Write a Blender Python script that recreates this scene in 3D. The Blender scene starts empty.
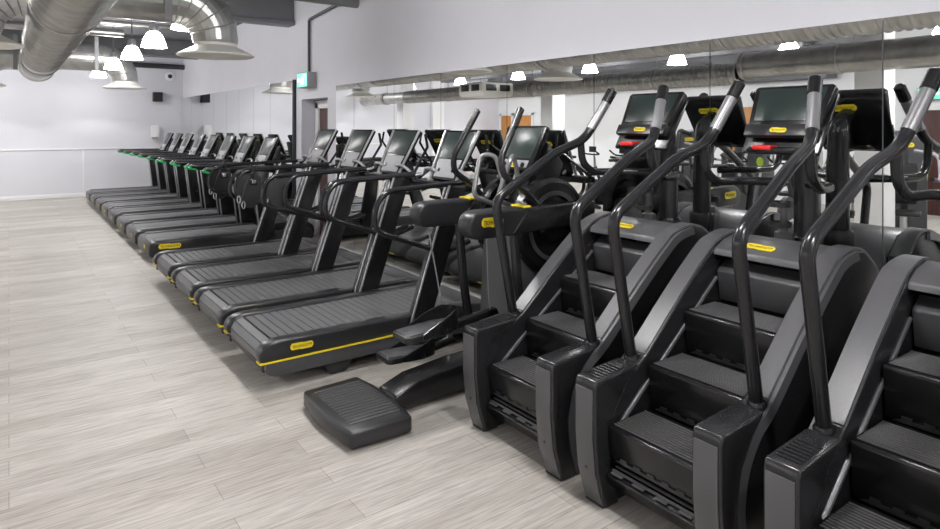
import bpy, bmesh, math, random
from mathutils import Vector, Matrix
random.seed(7)
PI = math.pi
S = bpy.context.scene
COL = S.collection
M_X = 3.67            # mirror wall
Y_B = 17.7            # far wall
X_L, Y_F, Z_C = -7.0, -3.6, 3.7

# ------------------------------------------------------------------ materials
def new_mat(name):
    m = bpy.data.materials.new(name); m.use_nodes = True
    nt = m.node_tree
    return m, nt, nt.nodes['Principled BSDF']

def mat(name, col, rough=.5, metal=0.0, emit=0.0, bump=0.0, scale=60.0, var=0.0, spec=None, coat=0.0, ecol=None):
    m, nt, b = new_mat(name)
    c = (*col, 1) if len(col) == 3 else col
    b.inputs['Base Color'].default_value = c
    b.inputs['Roughness'].default_value = rough
    b.inputs['Metallic'].default_value = metal
    if spec is not None: b.inputs['Specular IOR Level'].default_value = spec
    if coat: b.inputs['Coat Weight'].default_value = coat; b.inputs['Coat Roughness'].default_value = .15
    if emit:
        b.inputs['Emission Color'].default_value = (*(ecol or col)[:3], 1)
        b.inputs['Emission Strength'].default_value = emit
    if bump or var:
        tc = nt.nodes.new('ShaderNodeTexCoord'); n = nt.nodes.new('ShaderNodeTexNoise')
        n.inputs['Scale'].default_value = scale; n.inputs['Detail'].default_value = 3
        nt.links.new(tc.outputs['Object'], n.inputs['Vector'])
        if bump:
            bp = nt.nodes.new('ShaderNodeBump'); bp.inputs['Strength'].default_value = bump; bp.inputs['Distance'].default_value = .002
            nt.links.new(n.outputs['Fac'], bp.inputs['Height']); nt.links.new(bp.outputs['Normal'], b.inputs['Normal'])
        if var:
            r = nt.nodes.new('ShaderNodeValToRGB')
            r.color_ramp.elements[0].position = .3; r.color_ramp.elements[1].position = .7
            r.color_ramp.elements[0].color = tuple(x * (1 - var) for x in c[:3]) + (1,)
            r.color_ramp.elements[1].color = tuple(min(1, x * (1 + var)) for x in c[:3]) + (1,)
            nt.links.new(n.outputs['Fac'], r.inputs['Fac']); nt.links.new(r.outputs['Color'], b.inputs['Base Color'])
    return m

def floor_mat():
    m, nt, b = new_mat('pale_oak_planks')
    N, L = nt.nodes.new, nt.links.new
    tc = N('ShaderNodeTexCoord')
    br = N('ShaderNodeTexBrick')
    br.offset = .37; br.offset_frequency = 2
    br.inputs['Scale'].default_value = 1.0
    br.inputs['Brick Width'].default_value = 1.25; br.inputs['Row Height'].default_value = .165
    br.inputs['Mortar Size'].default_value = .0016; br.inputs['Mortar Smooth'].default_value = .3
    br.inputs['Bias'].default_value = -.1
    br.inputs['Color1'].default_value = (.435, .41, .376, 1); br.inputs['Color2'].default_value = (.545, .522, .49, 1)
    br.inputs['Mortar'].default_value = (.24, .222, .20, 1)
    L(tc.outputs['Object'], br.inputs['Vector'])
    mp = N('ShaderNodeMapping'); mp.inputs['Scale'].default_value = (2.0, 30, 1)
    L(tc.outputs['Object'], mp.inputs['Vector'])
    n1 = N('ShaderNodeTexNoise'); n1.inputs['Scale'].default_value = 2.2; n1.inputs['Detail'].default_value = 6; n1.inputs['Roughness'].default_value = .62
    n1.inputs['Distortion'].default_value = .6
    L(mp.outputs['Vector'], n1.inputs['Vector'])
    n2 = N('ShaderNodeTexNoise'); n2.inputs['Scale'].default_value = 1.1; n2.inputs['Detail'].default_value = 2
    mp2 = N('ShaderNodeMapping'); mp2.inputs['Scale'].default_value = (.6, 3, 1)
    L(tc.outputs['Object'], mp2.inputs['Vector']); L(mp2.outputs['Vector'], n2.inputs['Vector'])
    r1 = N('ShaderNodeValToRGB'); r1.color_ramp.elements[0].position = .33; r1.color_ramp.elements[1].position = .66
    r1.color_ramp.elements[0].color = (.70, .685, .665, 1); r1.color_ramp.elements[1].color = (1.10, 1.095, 1.09, 1)
    L(n1.outputs['Fac'], r1.inputs['Fac'])
    r2 = N('ShaderNodeValToRGB'); r2.color_ramp.elements[0].position = .35; r2.color_ramp.elements[1].position = .65
    r2.color_ramp.elements[0].color = (.90, .89, .88, 1); r2.color_ramp.elements[1].color = (1.06, 1.06, 1.06, 1)
    L(n2.outputs['Fac'], r2.inputs['Fac'])
    mx = N('ShaderNodeMixRGB'); mx.blend_type = 'MULTIPLY'; mx.inputs['Fac'].default_value = 1
    L(br.outputs['Color'], mx.inputs['Color1']); L(r1.outputs['Color'], mx.inputs['Color2'])
    mx2 = N('ShaderNodeMixRGB'); mx2.blend_type = 'MULTIPLY'; mx2.inputs['Fac'].default_value = 1
    L(mx.outputs['Color'], mx2.inputs['Color1']); L(r2.outputs['Color'], mx2.inputs['Color2'])
    L(mx2.outputs['Color'], b.inputs['Base Color'])
    b.inputs['Roughness'].default_value = .48; b.inputs['Specular IOR Level'].default_value = .35
    bp = N('ShaderNodeBump'); bp.inputs['Strength'].default_value = .25; bp.inputs['Distance'].default_value = .001
    L(n1.outputs['Fac'], bp.inputs['Height']); L(bp.outputs['Normal'], b.inputs['Normal'])
    return m

def rib_mat(name, col, rough, metal, period, axis='Y'):
    m, nt, b = new_mat(name)
    N, L = nt.nodes.new, nt.links.new
    tc = N('ShaderNodeTexCoord'); w = N('ShaderNodeTexWave'); w.bands_direction = axis
    w.inputs['Scale'].default_value = 1 / period / 3.2; w.inputs['Distortion'].default_value = 0
    L(tc.outputs['Object'], w.inputs['Vector'])
    bp = N('ShaderNodeBump'); bp.inputs['Strength'].default_value = .5; bp.inputs['Distance'].default_value = .003
    L(w.outputs['Fac'], bp.inputs['Height']); L(bp.outputs['Normal'], b.inputs['Normal'])
    n = N('ShaderNodeTexNoise'); n.inputs['Scale'].default_value = 5; n.inputs['Detail'].default_value = 4
    L(tc.outputs['Object'], n.inputs['Vector'])
    r = N('ShaderNodeValToRGB'); r.color_ramp.elements[0].position = .3; r.color_ramp.elements[1].position = .7
    r.color_ramp.elements[0].color = tuple(x * .78 for x in col) + (1,); r.color_ramp.elements[1].color = tuple(min(1, x * 1.12) for x in col) + (1,)
    L(n.outputs['Fac'], r.inputs['Fac']); L(r.outputs['Color'], b.inputs['Base Color'])
    b.inputs['Roughness'].default_value = rough; b.inputs['Metallic'].default_value = metal
    return m

def wood_mat(name, c1, c2):
    m, nt, b = new_mat(name)
    N, L = nt.nodes.new, nt.links.new
    tc = N('ShaderNodeTexCoord'); mp = N('ShaderNodeMapping'); mp.inputs['Scale'].default_value = (14, 14, 1)
    n = N('ShaderNodeTexNoise'); n.inputs['Scale'].default_value = 2; n.inputs['Detail'].default_value = 5
    L(tc.outputs['Object'], mp.inputs['Vector']); L(mp.outputs['Vector'], n.inputs['Vector'])
    r = N('ShaderNodeValToRGB'); r.color_ramp.elements[0].color = (*c1, 1); r.color_ramp.elements[1].color = (*c2, 1)
    r.color_ramp.elements[0].position = .3; r.color_ramp.elements[1].position = .7
    L(n.outputs['Fac'], r.inputs['Fac']); L(r.outputs['Color'], b.inputs['Base Color'])
    b.inputs['Roughness'].default_value = .4
    return m

MT = dict(
    floor=floor_mat(),
    wall=mat('painted_wall', (.68, .68, .725), .85, var=.02, scale=1.5),
    white_wall=mat('white_wall', (.84, .84, .86), .8, var=.015, scale=1.2),
    white=mat('white_paint', (.82, .82, .83), .5),
    ceiling=mat('grey_ceiling', (.155, .155, .168), .9, var=.12, scale=2),
    dark_steel=mat('dark_grey_steel', (.20, .20, .21), .55, .3),
    black_steel=mat('black_steel', (.03, .03, .034), .45),
    mirror=mat('mirror_glass', (.90, .92, .91), .0, 1.0),
    black=mat('black_plastic', (.008, .008, .009), .38, bump=.12, scale=350),
    satin=mat('satin_black', (.009, .009, .010), .25),
    dark=mat('charcoal_plastic', (.019, .019, .021), .33, bump=.10, scale=260),
    shell=mat('graphite_shell', (.017, .0168, .0185), .26),
    grey=mat('grey_plastic', (.060, .060, .064), .36, bump=.06, scale=220),
    lgrey=mat('light_grey_panel', (.30, .30, .315), .45),
    cover=mat('grey_cover', (.085, .084, .089), .34, bump=.05, scale=180, var=.10),
    tread=mat('ribbed_rubber', (.072, .071, .074), .52, bump=.25, scale=130, var=.25),
    belt=mat('belt_rubber', (.11, .108, .112), .6, bump=.3, scale=200, var=.15),
    slat=mat('slat_rubber', (.125, .124, .128), .5, bump=.25, scale=150, var=.2),
    tube=mat('black_tube', (.018, .018, .020), .22, .15),
    silver=mat('brushed_silver', (.62, .62, .64), .30, .85),
    yellow=mat('yellow_badge', (.86, .66, .02), .45),
    ink=mat('black_ink', (.012, .012, .012), .5),
    sensor=mat('grip_sensor', (.30, .30, .31), .32, .6),
    screen=mat('dark_glass_screen', (.022, .034, .031), .30, spec=.5),
    red=mat('red_button', (.65, .02, .02), .35),
    green=mat('green_grip', (.01, .38, .10), .4),
    fabric=mat('black_webbing', (.020, .020, .022), .85, bump=.4, scale=400),
    galv=rib_mat('galvanised_spiral', (.46, .45, .43), .34, .85, .055, 'Y'),
    galvx=rib_mat('galvanised_sheet', (.56, .55, .52), .36, .8, .06, 'X'),
    steel=mat('galvanised_smooth', (.47, .47, .455), .34, .85, var=.12, scale=9),
    cream=mat('cream_enamel', (.86, .84, .78), .45),
    bell=mat('lit_glass_bell', (1, .98, .95), .3, emit=60.0, ecol=(1, .99, .985)),
    door_red=wood_mat('dark_red_door', (.055, .022, .020), (.10, .040, .034)),
    door_oak=wood_mat('orange_oak', (.42, .17, .035), (.58, .26, .06)),
    exit=mat('lit_green_sign', (.10, .62, .40), .4, emit=1.3, ecol=(.16, .80, .52)),
    sign_white=mat('lit_white_sign', (.9, .95, .93), .4, emit=1.6, ecol=(.9, 1, .96)),
    cable=mat('grey_cable', (.24, .24, .25), .6),
    green_pad=mat('green_disc', (.45, .62, .04), .5),
)

# ------------------------------------------------------------------ mesh helpers
class MB:
    def __init__(self): self.bm = bmesh.new()
    def _take(self, t, bev=0, ang=28, seg=2):
        bmesh.ops.remove_doubles(t, verts=t.verts, dist=1e-6)
        bmesh.ops.recalc_face_normals(t, faces=t.faces)
        if bev:
            es = [e for e in t.edges if len(e.link_faces) == 2 and e.calc_face_angle(0) > math.radians(ang)]
            bmesh.ops.bevel(t, geom=es, offset=bev, segments=seg, profile=.5, affect='EDGES', clamp_overlap=True)
        me = bpy.data.meshes.new('t'); t.to_mesh(me); t.free()
        self.bm.from_mesh(me); bpy.data.meshes.remove(me)
        return self
    def box(self, x0, x1, y0, y1, z0, z1, bev=0, mtx=None, seg=2):
        t = bmesh.new()
        bmesh.ops.create_cube(t, size=1)
        for v in t.verts:
            v.co = Vector(((x0 + x1) / 2 + v.co.x * (x1 - x0), (y0 + y1) / 2 + v.co.y * (y1 - y0), (z0 + z1) / 2 + v.co.z * (z1 - z0)))
        if mtx is not None: bmesh.ops.transform(t, matrix=mtx, verts=t.verts)
        return self._take(t, bev, seg=seg)
    def prism(self, prof, lo, hi, axis='y', bev=0, mtx=None, seg=2, ang=28):
        t = bmesh.new()
        def P(a, b, c):
            return {'y': (a, c, b), 'z': (a, b, c), 'x': (c, a, b)}[axis]
        A = [t.verts.new(P(a, b, lo)) for a, b in prof]; B = [t.verts.new(P(a, b, hi)) for a, b in prof]
        t.faces.new(A); t.faces.new(B[::-1])
        n = len(prof)
        for i in range(n): t.faces.new((A[i], B[i], B[(i + 1) % n], A[(i + 1) % n]))
        if mtx is not None: bmesh.ops.transform(t, matrix=mtx, verts=t.verts)
        return self._take(t, bev, ang=ang, seg=seg)
    def loft(self, rings, cap=True):
        t = bmesh.new()
        R = [[t.verts.new(p) for p in r] for r in rings]
        n = len(R[0])
        for a, b in zip(R, R[1:]):
            for i in range(n): t.faces.new((a[i], a[(i + 1) % n], b[(i + 1) % n], b[i]))
        if cap: t.faces.new(R[0][::-1]); t.faces.new(R[-1])
        return self._take(t)
    def tube(self, pts, r, seg=10, sx=1.0, sy=1.0, round_end=True):
        P = [Vector(p) for p in pts]
        q = [P[0]]
        for p in P[1:]:
            if (p - q[-1]).length > 1e-5: q.append(p)
        P = q
        rr = r if callable(r) else (lambda k: r)
        T = []
        for i in range(len(P)):
            a = P[max(0, i - 1)]; b = P[min(len(P) - 1, i + 1)]
            T.append((b - a).normalized())
        ref = Vector((0, 1, 0)) if abs(T[0].y) < .9 else Vector((1, 0, 0))
        u = (ref - T[0] * ref.dot(T[0])).normalized()
        rings = []
        for i, p in enumerate(P):
            u = (u - T[i] * u.dot(T[i])).normalized(); w = T[i].cross(u)
            R = rr(i / max(1, len(P) - 1))
            rings.append([p + (u * math.cos(2 * PI * k / seg) * sx + w * math.sin(2 * PI * k / seg) * sy) * R for k in range(seg)])
            if i == 0 and round_end:
                c = [p + (v - p) * .62 - T[0] * R * .35 for v in rings[0]]; rings.insert(0, c)
            if i == len(P) - 1 and round_end:
                rings.append([p + (v - p) * .62 + T[i] * R * .35 for v in rings[-1]])
        return self.loft(rings)
    def lathe(self, prof, c=(0, 0, 0), axis='z', seg=24, cap=False):
        t = bmesh.new(); R = []
        for r, h in prof:
            ring = []
            for k in range(seg):
                a = 2 * PI * k / seg; x, y = r * math.cos(a), r * math.sin(a)
                p = {'z': (x, y, h), 'y': (x, h, y), 'x': (h, x, y)}[axis]
                ring.append(t.verts.new(Vector(p) + Vector(c)))
            R.append(ring)
        for a, b in zip(R, R[1:]):
            for k in range(seg): t.faces.new((a[k], a[(k + 1) % seg], b[(k + 1) % seg], b[k]))
        if cap: t.faces.new(R[0][::-1]); t.faces.new(R[-1])
        return self._take(t)
    def cyl(self, p0, p1, r, seg=14, r2=None):
        p0, p1 = Vector(p0), Vector(p1)
        return self.tube([p0, p0.lerp(p1, .5), p1], (lambda k: r + ((r2 if r2 is not None else r) - r) * k), seg, round_end=False)
    def torus(self, c, R, r, axis='y', seg=24, s2=8, a0=0, a1=2 * PI, sx=1, sz=1):
        pts = []
        n = seg
        for k in range(n + 1):
            a = a0 + (a1 - a0) * k / n
            x, y = R * math.cos(a) * sx, R * math.sin(a) * sz
            pts.append(Vector(c) + Vector({'z': (x, y, 0), 'y': (x, 0, y), 'x': (0, x, y)}[axis]))
        return self.tube(pts, r, s2, round_end=False)
    def xf(self, mtx):
        bmesh.ops.transform(self.bm, matrix=mtx, verts=self.bm.verts); return self
    def build(self, name, material, parent=None, sharp=34):
        bm = self.bm
        for f in bm.faces: f.smooth = True
        for e in bm.edges:
            e.smooth = not (len(e.link_faces) == 2 and e.calc_face_angle(0) > math.radians(sharp))
        me = bpy.data.meshes.new(name); bm.to_mesh(me); bm.free()
        me.materials.append(MT[material] if isinstance(material, str) else material)
        o = bpy.data.objects.new(name, me); COL.objects.link(o)
        if parent is not None: o.parent = parent
        return o

def fillet(pts, rad, n=5):
    P = [Vector(p) for p in pts]; out = [P[0]]
    for i in range(1, len(P) - 1):
        a, b, c = P[i - 1], P[i], P[i + 1]
        r = min(rad, (a - b).length * .48, (c - b).length * .48)
        s, e = b + (a - b).normalized() * r, b + (c - b).normalized() * r
        for k in range(n + 1):
            t = k / n
            out.append(s * (1 - t) ** 2 + b * 2 * t * (1 - t) + e * t * t)
    out.append(P[-1])
    return out

def arc_pts(cx, cz, r, a0, a1, n=8):
    return [(cx + r * math.cos(math.radians(a0 + (a1 - a0) * k / n)), cz + r * math.sin(math.radians(a0 + (a1 - a0) * k / n))) for k in range(n + 1)]

def tag(o, label=None, cat=None, group=None, kind=None):
    if label: o['label'] = label
    if cat: o['category'] = cat
    if group: o['group'] = group
    if kind: o['kind'] = kind
    return o
def thing(name, label, cat, loc=(0, 0, 0), rz=0, group=None):
    o = bpy.data.objects.new(name, None); COL.objects.link(o)
    o.empty_display_size = .1
    o.location = loc; o.rotation_euler = (0, 0, rz)
    return tag(o, label, cat, group)
def struct(o): o['kind'] = 'structure'; return o
def copy_tree(o, loc=None, label=None, group=None, parent=None, rz=None):
    c = o.copy(); COL.objects.link(c)
    if parent is not None: c.parent = parent
    if loc is not None: c.location = loc
    if rz is not None: c.rotation_euler = (0, 0, rz)
    if label: c['label'] = label
    if group: c['group'] = group
    for ch in list(o.children): copy_tree(ch, parent=c)
    return c

# lettering: one text mesh, re-used, laid flat on its surface
_words = {}
def word_verts(text):
    if text not in _words:
        cu = bpy.data.curves.new('word', 'FONT'); cu.body = text; cu.align_x = 'CENTER'; cu.align_y = 'CENTER'; cu.extrude = .02; cu.resolution_u = 2
        ob = bpy.data.objects.new('word', cu); COL.objects.link(ob)
        dg = bpy.context.evaluated_depsgraph_get(); dg.update()
        me = bpy.data.meshes.new_from_object(ob.evaluated_get(dg))
        V = [v.co.copy() for v in me.vertices]; F = [tuple(p.vertices) for p in me.polygons]
        bpy.data.objects.remove(ob); bpy.data.curves.remove(cu); bpy.data.meshes.remove(me)
        x0, x1 = min(v.x for v in V), max(v.x for v in V); y0, y1 = min(v.y for v in V), max(v.y for v in V)
        for v in V: v.x -= (x0 + x1) / 2; v.y -= (y0 + y1) / 2
        _words[text] = (V, F, x1 - x0, y1 - y0)
    return _words[text]
def badge(parent, c, xd, yd, w, h, text='TECHNOGYM', th=.004):
    xd, yd = Vector(xd).normalized(), Vector(yd).normalized(); n = xd.cross(yd); c = Vector(c)
    mtx = Matrix((( xd.x, yd.x, n.x, c.x), (xd.y, yd.y, n.y, c.y), (xd.z, yd.z, n.z, c.z), (0, 0, 0, 1)))
    m = MB()
    k = h * .28
    m.prism([(-w / 2, -h / 2 + k), (-w / 2 + k, -h / 2), (-w * .08, -h / 2), (-w * .04, -h / 2 - h * .1), (w / 2 - k, -h / 2 - h * .1), (w / 2, -h / 2 + k), (w / 2, h / 2 - k), (w / 2 - k, h / 2),
             (w * .04, h / 2), (0, h / 2 + h * .1), (-w / 2 + k, h / 2 + h * .1), (-w / 2, h / 2 - k)], 0, th, 'z', mtx=mtx)
    b = m.build('badge', 'yellow', parent); b['label'] = 'yellow badge with black lettering'
    V, F, tw, t_h = word_verts(text)
    sx = w * .84 / tw; sy = min(h * .5 / t_h, sx * 1.6)
    bm = bmesh.new()
    vs = [bm.verts.new(c + xd * v.x * sx + yd * v.y * sy + n * (th + .0008 + max(-.0005, v.z * .02))) for v in V]
    for f in F:
        try: bm.faces.new([vs[i] for i in f])
        except ValueError: pass
    mb = MB(); mb.bm.free(); mb.bm = bm
    mb.build('lettering', 'ink', b)
    return b
NUM = ['first', 'second', 'third', 'fourth', 'fifth', 'sixth', 'seventh', 'eighth', 'ninth', 'tenth']

# ------------------------------------------------------------------ the room
T = .15
struct(MB().box(X_L - T, M_X + .7, Y_F - T, Y_B + T, -.1, 0).build('floor', 'floor'))
struct(MB().box(X_L - T, M_X + .7, Y_F - T, Y_B + T, Z_C, Z_C + .1).build('ceiling', 'ceiling'))
struct(MB().box(X_L - T, M_X + .7, Y_B, Y_B + T, 0, Z_C).build('wall_back', 'wall'))
struct(MB().box(X_L - T, X_L, Y_F, Y_B, 0, Z_C).build('wall_left', 'white_wall'))
struct(MB().box(X_L - T, M_X + .7, Y_F - T, Y_F, 0, Z_C).build('wall_front', 'white_wall'))
D0, D1, DZ = 8.45, 9.45, 2.11
w = MB()
w.box(M_X, M_X + .3, Y_F, D0, 0, Z_C); w.box(M_X, M_X + .3, D1, Y_B, 0, Z_C); w.box(M_X, M_X + .3, D0, D1, DZ, Z_C)
struct(w.build('wall_right', 'wall'))
# far wall trim
struct(MB().box(X_L, M_X, Y_B - .02, Y_B, 1.135, 1.165, .004).build('trim_1', 'white'))
struct(MB().box(X_L, M_X, Y_B - .018, Y_B, 0, .10, .004).build('baseboard_back', 'white'))
struct(MB().box(1.42, 1.455, Y_B - .008, Y_B, .10, 1.135, .002).build('trim_2', 'white'))
struct(MB().box(M_X - .062, M_X, Y_F, D0 - .02, 0, .068, .006).box(M_X - .062, M_X, D1 + .02, Y_B, 0, .07, .006).build('baseboard_right', 'white'))
struct(MB().box(-4.55, -4.1, Y_B - .12, Y_B, .1, Z_C).build('trim_3', 'white_wall'))
# doorway in the mirror wall
dr = MB().box(M_X + .235, M_X + .28, D0 + .02, D1 - .10, 0, DZ - .12, .003).build('door_1', 'door_red'); struct(dr)
fm = MB().box(M_X + .20, M_X + .29, D1 - .16, D1 - .06, 0, DZ - .04, .004).box(M_X + .20, M_X + .29, D0, D1 - .06, DZ - .14, DZ - .02, .004).box(M_X + .20, M_X + .29, D0, D0 + .05, 0, DZ - .1, .004).build('door_frame', 'white', dr)
MB().tube(fillet([(M_X + .235, D0 + .13, 1.0), (M_X + .185, D0 + .13, 1.0), (M_X + .185, D0 + .25, 1.0)], .02), .010, 8).build('door_handle', 'silver', dr)
struct(MB().box(M_X + .29, M_X + .31, D0 - .05, D1 + .05, 0, DZ + .05).build('wall_recess', 'wall'))
# mirrors
edges = [e * .987 for e in (8.17, 7.6, 6.53, 5.53, 4.44, 3.38, 2.376, 1.375, .36, -.65, -1.65)]
for i, (a, b) in enumerate(zip(edges, edges[1:])):
    o = MB().box(M_X - .048, M_X - .002, b + .003, a - .003, .07, 2.255).build('mirror_panel', 'mirror')
    tag(o, f'{NUM[i]} frameless wall mirror pane from the doorway, behind the machines', 'mirror', 'mirror panes beside the doorway')
edges = [17.69] + [e * .987 for e in (16.75, 15.7, 14.65, 13.62, 12.75, 11.82, 10.9, 9.84)]
for i, (a, b) in enumerate(zip(edges, edges[1:])):
    o = MB().box(M_X - .048, M_X - .002, b + .003, a - .003, .07, 2.42).build('mirror_panel', 'mirror')
    tag(o, f'{NUM[i]} tall wall mirror pane from the far corner, behind the belt treadmills', 'mirror', 'mirror panes in the far corner')
MB_tr = MB().box(M_X - .052, M_X, 9.665, 9.705, .07, 2.435, .003).build('trim_4', 'black_steel'); struct(MB_tr)

# beams, pipes, conduit
def single(o, label, cat, group=None): return tag(o, label, cat, group)
b = MB().box(X_L, M_X, 9.75, 9.95, 3.36, Z_C, .01).box(X_L, M_X, 9.70, 10.0, 3.30, 3.36, .005).build('ceiling_beam', 'dark_steel')
single(b, 'dark grey steel beam crossing the ceiling above the doorway', 'beam', 'ceiling beams')
b = MB().box(X_L, M_X, 15.9, 16.15, 3.36, Z_C, .01).box(X_L, M_X, 15.85, 16.2, 3.30, 3.36, .005).build('ceiling_beam', 'dark_steel')
single(b, 'dark grey steel beam crossing the ceiling near the far wall', 'beam', 'ceiling beams')
b = MB().box(X_L, M_X, 3.2, 3.45, 3.36, Z_C, .01).build('ceiling_beam', 'dark_steel')
single(b, 'dark grey steel beam crossing the ceiling over the stair climbers', 'beam', 'ceiling beams')
o = MB().cyl((2.2, 7.5, 3.30), (M_X - .002, 7.5, 3.30), .062, 18).build('ceiling_pipe', 'dark_steel')
single(o, 'thick dark grey pipe running into the wall above the mirror', 'pipe')
o = MB().cyl((1.8, 17.55, 3.22), (M_X - .002, 17.55, 3.22), .065, 14).build('ceiling_pipe', 'black_steel')
single(o, 'black pipe high along the far wall into the corner', 'pipe')
o = MB().tube(fillet([(M_X - .03, 9.07, 2.515), (M_X - .03, 9.07, 3.30), (M_X - .06, 7.62, 3.385)], .05), .022, 8).build('cable_conduit', 'black_steel')
single(o, 'thin black conduit dropping down the wall to the green exit sign', 'conduit')
pipes = [((-7, 12.3, 3.46), (2.9, 12.3, 3.46), .05, 'steel', 'pale steel pipe crossing the ceiling past the big duct'),
         ((-7, 13.1, 3.40), (1.7, 13.1, 3.40), .075, 'steel', 'wide steel pipe crossing the ceiling before the branch duct'),
         ((-7, 11.5, 3.55), (3.0, 11.5, 3.55), .035, 'cable', 'thin grey pipe crossing the ceiling beside the beam'),
         ((-1.2, 1.0, 3.5), (-1.2, 15.0, 3.5), .04, 'cable', 'grey pipe along the ceiling beside the big duct'),
         ((-3.4, 0, 3.45), (-3.4, 15.6, 3.45), .05, 'cable', 'long grey pipe along the ceiling over the bicycle row'),
         ((-7, 6.4, 3.5), (3.0, 6.4, 3.5), .045, 'cable', 'grey pipe crossing the ceiling over the slatted treadmills')]
for p0, p1, r, m, lb in pipes:
    single(MB().cyl(p0, p1, r, 12).build('ceiling_pipe', m), lb, 'pipe', 'pipes under the ceiling')
for i, (x, y0, y1, z) in enumerate([(-3.15, 5.0, 15.5, 2.98), (-3.75, 4.2, 14.8, 3.06), (-4.3, 7.5, 15.5, 2.94)]):
    t = thing('cable_tray', ['dark cable tray nearest the column row', 'dark cable tray between the two other trays', 'dark cable tray next to the narrower far duct'][i], 'cable tray', (x, 0, z), 0, 'cable trays under the ceiling')
    MB().prism([(-.12, .07), (-.12, 0), (.12, 0), (.12, .07), (.11, .07), (.11, .012), (-.11, .012), (-.11, .07)], y0, y1, 'y').build('tray', 'ceiling', t)
    for k in range(4): MB().tube([(-.08 + .05 * k + .012 * math.sin(j * 1.7 + k), y0 + j * (y1 - y0) / 16, .03 + .012 * (k % 2)) for j in range(17)], .014, 6).build('cable', ('black_steel', 'cable')[k % 2], t)
    for k in range(4):
        yy = y0 + .8 + k * (y1 - y0 - 1.6) / 3
        MB().cyl((-.125, yy, 0), (-.125, yy, Z_C - z), .008, 6).build('hanger_rod', 'dark_steel', t)
struct(MB().box(X_L, X_L + .5, 6.2, Y_B, 2.72, Z_C).build('trim_5', 'ceiling'))

# ducts
def main_duct(x, y0, y1, label, r=.30, zc=2.93, m_='galv'):
    t = thing('spiral_duct', label, 'duct', (x, 0, 0), 0, 'round steel ducts')
    prof = []
    y = y0
    while y < y1 - 2.6:
        prof += [(r, y), (r + .014, y + .012), (r + .014, y + .026), (r, y + .038)]
        y += .085
    prof += [(r, y1 - 2.6)]
    MB().lathe(prof, (0, 0, zc), 'y', 40).build('ribbed_run', m_, t, sharp=50)
    p2 = [(r, y1 - 2.6), (r + .012, y1 - 2.59), (r + .012, y1 - 2.54), (r, y1 - 2.53), (r, y1 - 1.35), (r + .012, y1 - 1.34), (r + .012, y1 - 1.29), (r, y1 - 1.28), (r, y1 - .06), (r + .016, y1 - .05), (r + .016, y1), (r - .04, y1 + .01), (.001, y1 + .01)]
    MB().lathe(p2, (0, 0, zc), 'y', 40).build('smooth_end', m_, t, sharp=50)
    yy = y0 + 1.5
    while yy < y1 - 1:
        MB().torus((0, yy, zc), r + .014, .012, 'y', 32, 6).build('hanger_band', 'steel', t)
        MB().cyl((0, yy, zc + r), (0, yy, Z_C), .008, 6).build('hanger_rod', 'dark_steel', t)
        yy += 3.1
    return t
main_duct(.46, Y_F + .05, 15.35, 'big spiral steel duct running down the room beside the treadmills', .30, 2.905)
main_duct(-1.5, Y_F + .05, 5.1, 'wider piece of the second steel duct, mirrored over the stair climbers', .19, 2.58)
main_duct(-1.5, 5.16, 17.4, 'narrower long piece of the second steel duct, mirrored over the treadmills', .155, 2.48)

def diffuser(x, y, label, side, em='steel'):
    t = thing('ceiling_diffuser', label, 'diffuser', (x, y, 0), 0, 'duct outlets with flared rims')
    pr = [(.225, 2.66), (.228, 2.60), (.25, 2.585), (.405, 2.505), (.412, 2.495), (.405, 2.485), (.30, 2.50), (.24, 2.53), (.20, 2.545)]
    MB().lathe(pr, (0, 0, 0), 'z', 40).build('flared_rim', 'cream', t, sharp=25)
    MB().lathe([(.195, 2.55), (.20, 2.535), (.12, 2.515), (.001, 2.51)], (0, 0, 0), 'z', 28).build('centre_disc', 'cream', t)
    # segmented elbow rising from the rim and turning towards the main duct
    R = .44
    pts = []
    for k in range(6):
        a = (PI / 2) * k / 5
        pts.append((side * R * (1 - math.cos(a)), 0, 2.66 + R * math.sin(a)))
    m = MB()
    ax = [(0, 0, 2.63)] + pts + [(side * (abs(x - .46) - .05), 0, 2.66 + R)]
    m.tube(ax, lambda k: .232 + .045 * min(1, k * 1.3), 28, round_end=False)
    m.build('elbow', em, t, sharp=12)
    for k in range(1, 6):
        a = (PI / 2) * k / 5
        c = Vector((side * R * (1 - math.cos(a)), 0, 2.66 + R * math.sin(a)))
        d = Vector((side * math.sin(a), 0, math.cos(a)))
        rr = .232 + .045 * min(1, (k + 1) / 7 * 1.3) + .004
        u = Vector((0, 1, 0)); w_ = d.cross(u)
        MB().tube([c + (u * math.cos(2 * PI * j / 28) + w_ * math.sin(2 * PI * j / 28)) * rr for j in range(29)], .007, 6, round_end=False).build('seam_ring', 'steel', t)
    xh = side * .55
    MB().box(xh - .035, xh + .035, -.31, -.30, 2.80, 3.50).build('hanger_strap', 'cable', t)
    return t
diffuser(1.89, 7.45, 'round cream diffuser under a bent duct, the nearer one over the treadmills', -1)
diffuser(1.97, 14.95, 'round cream diffuser under a bent duct near the far wall', -1)
diffuser(-.29, 7.75, 'round cream diffuser mirrored above the elliptical trainer', 1, 'white')  # elbow coloured white instead of steel, imitating bright light from a nearby lamp
diffuser(-.45, 15.5, 'round cream diffuser mirrored beside the doorway', 1)

LAMP_W, SPOT = 150, math.radians(168)
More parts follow.
